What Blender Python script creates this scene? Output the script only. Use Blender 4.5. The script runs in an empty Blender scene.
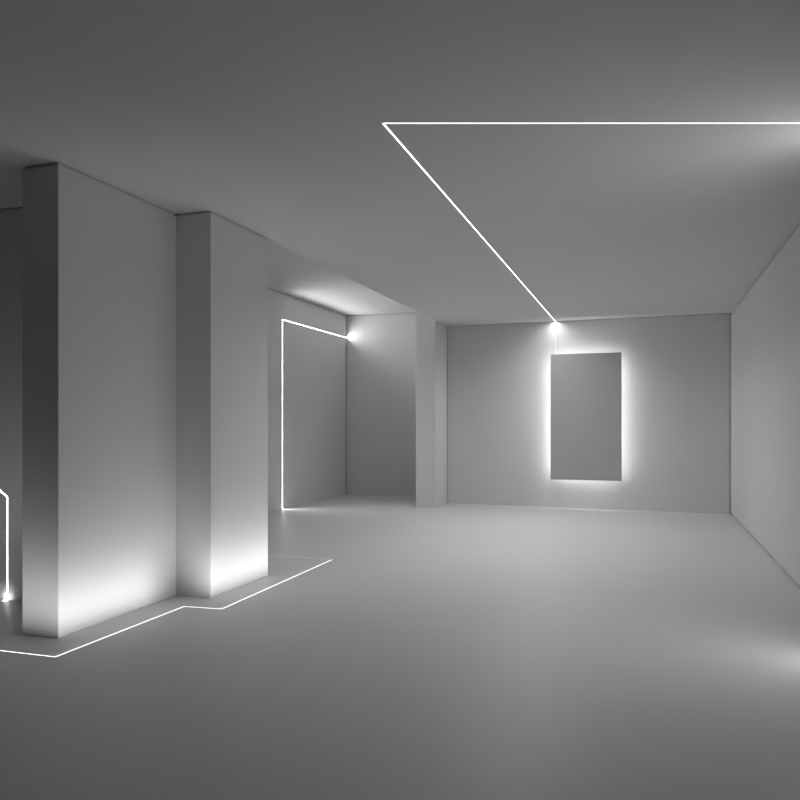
import bpy, bmesh, math
from mathutils import Vector, Matrix

C = bpy.context.scene.collection
SC = bpy.context.scene

# ------------------------------------------------------------------ camera
CAM_H = 1.45
YAW = math.radians(18.412)
F_PX = 745.0
cam_d = bpy.data.cameras.new('camera')
cam_d.sensor_width = 36.0
cam_d.lens = F_PX / 800.0 * 36.0
cam_d.shift_y = (423.5 - 400.0) / 800.0
cam_d.clip_start = 0.05
cam = bpy.data.objects.new('camera', cam_d)
cam.location = (0, 0, CAM_H)
cam.rotation_euler = (math.pi / 2, 0, YAW)
C.objects.link(cam)
SC.camera = cam

# ------------------------------------------------------------------ world, exposure
w = bpy.data.worlds.new('world')
SC.world = w
w.use_nodes = True
w.node_tree.nodes['Background'].inputs[0].default_value = (0, 0, 0, 1)
w.node_tree.nodes['Background'].inputs[1].default_value = 0.0
SC.view_settings.view_transform = 'Standard'
SC.view_settings.look = 'None'
SC.view_settings.gamma = 1.0
SC.view_settings.use_curve_mapping = False
SC.view_settings.exposure = 0.06
SC.cycles.max_bounces = 16
SC.cycles.diffuse_bounces = 12
SC.cycles.sample_clamp_indirect = 4.0
SC.cycles.use_denoising = True

# light levels of the fittings: watts per metre of each LED line (its lenses throw the light
# away from the surface it lies on), and the brightness of the plain diffusers
W_ROW_NEAR = 0.15        # long run in the ceiling, half towards the camera
W_ROW_FAR = 10.1         # long run in the ceiling, half towards the back wall
W_ROW_END = 5.2          # its last piece before the back wall
W_CEIL_CROSS = 0.15       # run across the ceiling
W_DROP_RIGHT = 4.1       # run down the right wall
W_ALCOVE = 4.3           # riser on the alcove wall
W_ALCOVE_TOP = 5.3       # level run on the alcove wall
L_LEFT = 14            # line on the far left wall
L_FOOT = 200            # added emitter at its foot, for the glow on the wall
L_HALO = 29            # strips behind the panel
FLOOR_W = 3.0            # watts per metre of the floor line optics
LENS_TILT = 40.0         # lean of the floor optics towards the pillars
LENS_SPREAD = 112.0
LOOK = 3.2               # bare diffusers seen from the side
LOOK_ALCOVE = 16
FLOOR_LOOK = 3

# ------------------------------------------------------------------ materials
def principled(name, col, rough, noise=0.03, scale=6.0, bump=0.0, spec=0.5, rvar=0.0):
    m = bpy.data.materials.new(name)
    m.use_nodes = True
    nt = m.node_tree
    b = nt.nodes['Principled BSDF']
    tc = nt.nodes.new('ShaderNodeTexCoord')
    n = nt.nodes.new('ShaderNodeTexNoise')
    n.inputs['Scale'].default_value = scale
    n.inputs['Detail'].default_value = 4
    nt.links.new(tc.outputs['Object'], n.inputs['Vector'])
    mr = nt.nodes.new('ShaderNodeMapRange')
    mr.inputs['To Min'].default_value = col * (1 - noise)
    mr.inputs['To Max'].default_value = col * (1 + noise)
    nt.links.new(n.outputs['Fac'], mr.inputs['Value'])
    cb = nt.nodes.new('ShaderNodeCombineColor')
    for k in range(3):
        nt.links.new(mr.outputs[0], cb.inputs[k])
    nt.links.new(cb.outputs[0], b.inputs['Base Color'])
    b.inputs['Roughness'].default_value = rough
    if rvar:
        r2 = nt.nodes.new('ShaderNodeMapRange')
        r2.inputs['To Min'].default_value = rough - rvar
        r2.inputs['To Max'].default_value = rough + rvar
        nt.links.new(n.outputs['Fac'], r2.inputs['Value'])
        nt.links.new(r2.outputs[0], b.inputs['Roughness'])
    b.inputs['Specular IOR Level'].default_value = spec
    if bump:
        n2 = nt.nodes.new('ShaderNodeTexNoise')
        n2.inputs['Scale'].default_value = 180
        nt.links.new(tc.outputs['Object'], n2.inputs['Vector'])
        bp = nt.nodes.new('ShaderNodeBump')
        bp.inputs['Strength'].default_value = bump
        bp.inputs['Distance'].default_value = 0.001
        nt.links.new(n2.outputs['Fac'], bp.inputs['Height'])
        nt.links.new(bp.outputs[0], b.inputs['Normal'])
    return m


def emitter(name, strength):
    m = bpy.data.materials.new(name)
    m.use_nodes = True
    nt = m.node_tree
    nt.nodes.remove(nt.nodes['Principled BSDF'])
    e = nt.nodes.new('ShaderNodeEmission')
    e.inputs[0].default_value = (1, 1, 1, 1)
    e.inputs[1].default_value = strength
    nt.links.new(e.outputs[0], nt.nodes['Material Output'].inputs[0])
    return m


PLASTER = principled('grey_plaster', 0.62, 0.85, 0.012, 3.0, 0.15, 0.2)
CEILING = principled('grey_ceiling_paint', 0.62, 0.9, 0.012, 3.0, 0.1, 0.2)
CONCRETE = principled('polished_concrete', 0.62, 0.46, 0.03, 2.2, 0.0, 0.32, 0.04)
PANEL = principled('panel_lacquer', 0.41, 0.75, 0.01, 3.0, 0.0, 0.3)
DARK = principled('dark_paint', 0.15, 0.9, 0.02, 3.0, 0.0, 0.2)
ALU = principled('brushed_aluminium', 0.35, 0.5, 0.03, 40.0, 0.0, 0.5)


# ------------------------------------------------------------------ mesh helpers
def box(bm, x0, x1, y0, y1, z0, z1):
    vs = [bm.verts.new((x, y, z)) for z in (z0, z1) for y in (y0, y1) for x in (x0, x1)]
    for f in ((0, 2, 3, 1), (4, 5, 7, 6), (0, 1, 5, 4), (2, 6, 7, 3), (0, 4, 6, 2), (1, 3, 7, 5)):
        bm.faces.new([vs[i] for i in f])


def prism(bm, pts, z0, z1):
    lo = [bm.verts.new((x, y, z0)) for x, y in pts]
    hi = [bm.verts.new((x, y, z1)) for x, y in pts]
    bm.faces.new(lo[::-1])
    bm.faces.new(hi)
    for i in range(len(pts)):
        j = (i + 1) % len(pts)
        bm.faces.new((lo[i], lo[j], hi[j], hi[i]))


def build(name, bm, mat, parent=None):
    bmesh.ops.recalc_face_normals(bm, faces=bm.faces)
    me = bpy.data.meshes.new(name)
    bm.to_mesh(me)
    bm.free()
    me.materials.append(mat)
    o = bpy.data.objects.new(name, me)
    C.objects.link(o)
    if parent:
        o.parent = parent
    return o


def struct(name, bm, mat):
    o = build(name, bm, mat)
    o['kind'] = 'structure'
    return o


def tag(o, label, cat, group=None):
    o['label'] = label
    o['category'] = cat
    if group:
        o['group'] = group
    return o


def empty(name, loc, label, cat, group=None):
    o = bpy.data.objects.new(name, None)
    o.location = loc
    o.empty_display_size = 0.1
    C.objects.link(o)
    return tag(o, label, cat, group)


# ------------------------------------------------------------------ the room (metres)
H = 3.22                 # main ceiling
HA = 3.672               # alcove ceiling
XR = 1.265               # right wall
XP = -3.443              # plane of the pillars, edge of the lower ceiling
YB0, YB1 = 13.16, 13.00  # back wall at its left and right end
XA, YA = -5.89, 14.20    # alcove walls
YL = 4.79                # far left wall
YC = 6.352               # near wall of the alcove
XLL, YR = -8.0, -7.0     # ends of the hall out of the picture
T = 0.12
GAP = 0.016              # shadow joint under the ceiling
ins = 0.014

bm = bmesh.new(); box(bm, XLL - T, XR + T, YR - T, YA + T, -0.12, 0.0)
struct('floor', bm, CONCRETE)
bm = bmesh.new()
XE = -3.465              # edge of the lower ceiling over the alcove opening
prism(bm, [(XLL - T, YR - T), (XR + T, YR - T), (XR + T, YA + T), (XE, YA + T), (XE, YC), (XLL - T, YC)], H, HA + 0.12)
struct('ceiling', bm, CEILING)
bm = bmesh.new(); box(bm, XA - T, XE, YC, YA + T, HA, HA + 0.12)
struct('ceiling_alcove', bm, CEILING)

JT = 0.024               # grooves added to shape dark contact lines along ceiling, floor and corners
bm = bmesh.new()
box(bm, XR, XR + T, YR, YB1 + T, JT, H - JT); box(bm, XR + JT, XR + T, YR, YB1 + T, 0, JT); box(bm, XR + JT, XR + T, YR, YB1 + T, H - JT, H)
struct('wall_right', bm, PLASTER)
bm = bmesh.new()
xl, xr, sl = -3.477, XR, (YB1 - YB0) / (XR + 3.477)
bk = lambda x: YB0 + (x - xl) * sl
prism(bm, [(xl + .02, bk(xl + .02)), (xr - .03, bk(xr - .03)), (xr - .03, YB1 + 0.3), (xl + .02, YB0 + 0.3)], 0, H - 0.012)  # held short of both corners, the added grooves darken them
prism(bm, [(xl, YB0 + .02), (xr, YB1 + .02), (xr, YB1 + 0.28), (xl, YB0 + 0.28)], 0, H)
struct('wall_back', bm, PLASTER)
bm = bmesh.new()
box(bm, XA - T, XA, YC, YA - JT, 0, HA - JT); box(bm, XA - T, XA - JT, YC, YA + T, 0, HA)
struct('wall_alcove_left', bm, PLASTER)
bm = bmesh.new()
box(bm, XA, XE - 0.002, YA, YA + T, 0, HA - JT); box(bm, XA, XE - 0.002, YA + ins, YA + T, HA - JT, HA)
struct('wall_alcove_back', bm, PLASTER)
bm = bmesh.new()
box(bm, XLL, -4.107, YL, YC, 0, H - GAP); box(bm, XLL, -4.107, YL + ins, YC, H - GAP, H)
struct('wall_left', bm, PLASTER)
bm = bmesh.new(); box(bm, XLL - T, XLL, YR, YC, 0, H)
struct('wall_left_end', bm, PLASTER)
bm = bmesh.new(); box(bm, XLL, XR, YR - T, YR, 0, H)
struct('wall_front', bm, DARK)


# ------------------------------------------------------------------ pillars
def pillar(name, x0, x1, y0, y1, top, label, joint=(1, 1, 1, 1), cat='pillar'):
    bm = bmesh.new()
    box(bm, x0, x1, y0, y1, 0, top - 0.02)
    o = build(name, bm, PLASTER)
    bv = o.modifiers.new('bevel', 'BEVEL'); bv.width = 0.004; bv.segments = 2
    bm = bmesh.new()
    l, r, f, b = [ins * k for k in joint]
    box(bm, x0 + l, x1 - r, y0 + f, y1 - b, top - 0.02, top)
    build('recessed_joint', bm, PLASTER, o)
    o['kind'] = 'thing'
    return tag(o, label, cat, 'pillars' if cat == 'pillar' else None)


pillar('partition_wall', -4.088, -3.778, 4.045, 5.37, H,
       'narrow free-standing fin wall nearest the camera with a dark end face and brightly lit foot', (1, 1, 1, 0), 'fin wall')
pillar('pillar', -4.085, XP, 5.37, YC, H,
       'wide grey pillar standing against the far end of the fin wall', (0, 1, 1, 0))
pillar('pillar', -3.83, -3.477, 12.38, YA, HA - 0.001,
       'slim grey pillar in the distance between the alcove and the back wall', (1, 0, 1, 0))


# ------------------------------------------------------------------ light lines
def ribbon(bm, a, b, n, width, t0, t1, seg=0.3):
    """box strip from a to b lying on a surface of normal n, from height t0 to t1 above it"""
    a, b, n = Vector(a), Vector(b), Vector(n).normalized()
    d = b - a
    s = d.normalized().cross(n).normalized() * (width / 2)
    k = max(1, int(d.length / seg))
    rings = []
    for i in range(k + 1):
        p = a + d * (i / k)
        rings.append([bm.verts.new(p + s + n * t0), bm.verts.new(p - s + n * t0),
                      bm.verts.new(p - s + n * t1), bm.verts.new(p + s + n * t1)])
    for r, q in zip(rings, rings[1:]):
        for i in range(4):
            j = (i + 1) % 4
            bm.faces.new((r[i], r[j], q[j], q[i]))
    bm.faces.new(rings[0][::-1]); bm.faces.new(rings[-1])


def lens(parent, a, b, beam, width, watts, spread):
    """the row of lensed LEDs under a diffuser: a slim area lamp throwing light along beam"""
    a, b = Vector(a), Vector(b)
    d = b - a
    ld = bpy.data.lights.new('line_lens', 'AREA')
    ld.shape = 'RECTANGLE'
    ld.size = d.length
    ld.size_y = width
    ld.energy = watts * d.length
    ld.spread = math.radians(spread)
    lo = bpy.data.objects.new('lens_light', ld)
    C.objects.link(lo)
    lo.parent = parent
    lo.location = (a + b) / 2 - parent.location
    zax = -Vector(beam).normalized()
    xax = d.normalized()
    lo.rotation_euler = Matrix((xax, zax.cross(xax), zax)).transposed().to_euler()


def run(parent, a, b, n, width, strength, lip=0.004, proud=0.002, watts=0, spread=180, beam=None):
    n = Vector(n).normalized()
    if watts:
        k = n * (proud + 0.0006)
        lens(parent, Vector(a) + k, Vector(b) + k, beam or n, width * 0.8, watts, spread)
    a, b = Vector(a) - parent.location, Vector(b) - parent.location
    bm = bmesh.new()
    ribbon(bm, a, b, n, width + 2 * lip, 0.0003, proud * 0.6, 50)
    build('channel', bm, ALU, parent)
    bm = bmesh.new()
    ribbon(bm, a, b, n, width, proud * 0.6, proud)
    build('diffuser', bm, emitter('led_diffuser', strength), parent)


# 1 ceiling line with its drops down the right and the back wall
corner = (-1.481, 4.132, H)
end_b = (-1.52, 13.085, H)
end_r = (XR, 5.046, H)
cl = empty('light_line', corner, 'white light line bent across the ceiling, running on down the right and the back wall', 'light line', 'light lines')
dn = (0, 0, -1)
mid_b = (-1.492, 6.6, H)
run(cl, corner, mid_b, dn, 0.012, LOOK, watts=W_ROW_NEAR, spread=134)
near_wall = (-1.518, 12.3, H)
run(cl, mid_b, near_wall, dn, 0.012, LOOK, watts=W_ROW_FAR, spread=151)
run(cl, near_wall, end_b, dn, 0.012, LOOK, watts=W_ROW_END, spread=164)
run(cl, (corner[0] + .004, corner[1] + .002, H), end_r, dn, 0.010, LOOK, watts=W_CEIL_CROSS, spread=134)
run(cl, (XR, 5.06, H - GAP), (XR, 5.06, 0.003), (-1, 0, 0), 0.016, LOOK, watts=W_DROP_RIGHT, spread=172)
bx = -1.515
by = YB0 + (bx - XP) / (XR - XP) * (YB1 - YB0)
run(cl, (bx, by, H - GAP), (bx, by, 1.6), (-0.034, -1, 0), 0.008, 1.3)

# 2 alcove line
al = empty('light_line', (XA, 11.37, 0), 'white light line rising from the floor and turning level along the alcove side wall', 'light line', 'light lines')
run(al, (XA, 11.37, 0.003), (XA, 11.37, 3.215), (1, 0, 0), 0.007, LOOK_ALCOVE, watts=W_ALCOVE, spread=130)
run(al, (XA, 11.37, 3.215), (XA, YA - 0.002, 3.215), (1, 0, 0), 0.007, LOOK_ALCOVE, watts=W_ALCOVE_TOP, spread=137, beam=(math.cos(math.radians(11)), 0, math.sin(math.radians(11))))

# 3 line on the far left wall
fl = empty('light_line', (-4.995, YL, 0), 'short white light line with a slanted top on the wall behind the fin wall', 'light line', 'light lines')
zt = 0.846
run(fl, (-4.995, YL, 0.003), (-4.995, YL, zt), (0, -1, 0), 0.010, L_LEFT)
run(fl, (-4.995, YL, zt), (-5.30, YL, zt + 0.21), (0, -1, 0), 0.010, L_LEFT)

run(fl, (-4.995, YL - 0.004, 0), (-4.995, YL - 0.034, 0), (0, 0, 1), 0.012, L_FOOT, 0.002, 0.001)  # added up-facing emitter in the floor, makes the wall glow at the foot

# 4 floor line around the pillars: thin diffuser, lenses throw the light up
pts = [(-5.6, 3.68), (-3.492, 3.713), (-3.487, 5.06), (-3.160, 5.083), (-3.190, 7.29), (-4.6, 7.36)]
gl = empty('light_line', (pts[1][0], pts[1][1], 0), 'thin white light line set in the floor around the feet of the near pillars', 'light line', 'light lines')
for i, (p, q) in enumerate(zip(pts, pts[1:])):
    dim = i == len(pts) - 2
    d = Vector((*q, 0)) - Vector((*p, 0))
    side = Vector((-d.y, d.x, 0)).normalized()          # side of the pillars
    t = math.radians(LENS_TILT)
    run(gl, (*p, 0), (*q, 0), (0, 0, 1), 0.005 if dim else 0.006, 0.9 if dim else FLOOR_LOOK, 0.002, 0.001,
        FLOOR_W * (0.5, 1, 0.9, 0.95, 0.3)[i], LENS_SPREAD + (-8, 9, -8, 9, 0)[i], Vector((0, 0, 1)) * math.cos(t) + side * math.sin(t))

# ------------------------------------------------------------------ backlit panel
ang = math.atan2(YB1 - YB0, XR - XP)
pyf = 12.90
x0, x1, z0, z1 = -1.5844, -0.4169, 0.4930, 2.6328
pw, ph = (x1 - x0) / math.cos(ang), z1 - z0
pn = empty('wall_panel', ((x0 + x1) / 2, pyf, (z0 + z1) / 2),
           'flat grey rectangular panel on the back wall with a white glow around its edges', 'panel')
pn['kind'] = 'thing'
pn.rotation_euler = (0, 0, ang)
bm = bmesh.new(); box(bm, -pw / 2, pw / 2, 0, 0.022, -ph / 2, ph / 2)
fp = build('front_panel', bm, PANEL, pn)
bv = fp.modifiers.new('bevel', 'BEVEL'); bv.width = 0.003; bv.segments = 2
gapd = 0.165
bi = 0.075
bm = bmesh.new()
box(bm, -pw / 2 + bi, pw / 2 - bi, 0.022, gapd, ph / 2 - bi - .03, ph / 2 - bi)
box(bm, -pw / 2 + bi, pw / 2 - bi, 0.022, gapd, -ph / 2 + bi, -ph / 2 + bi + .03)
box(bm, -pw / 2 + bi, -pw / 2 + bi + .03, 0.022, gapd, -ph / 2 + bi + .03, ph / 2 - bi - .03)
box(bm, pw / 2 - bi - .03, pw / 2 - bi, 0.022, gapd, -ph / 2 + bi + .03, ph / 2 - bi - .03)
build('mounting_frame', bm, ALU, pn)
e = 0.08
yy = 0.045
for sx in (-1, 1):
    xx = sx * (pw / 2 - bi)
    bm = bmesh.new(); ribbon(bm, (xx, yy, -ph / 2 + e), (xx, yy, ph / 2 - e), (sx, 0, 0), 0.02, 0, 0.004, 0.2)
    build('halo_strip', bm, emitter('led_halo', L_HALO), pn)
for sz in (-1, 1):
    zz = sz * (ph / 2 - bi)
    bm = bmesh.new(); ribbon(bm, (-pw / 2 + e, yy, zz), (pw / 2 - e, yy, zz), (0, 0, sz), 0.02, 0, 0.004, 0.2)
    build('halo_strip', bm, emitter('led_halo', L_HALO * 0.75), pn)
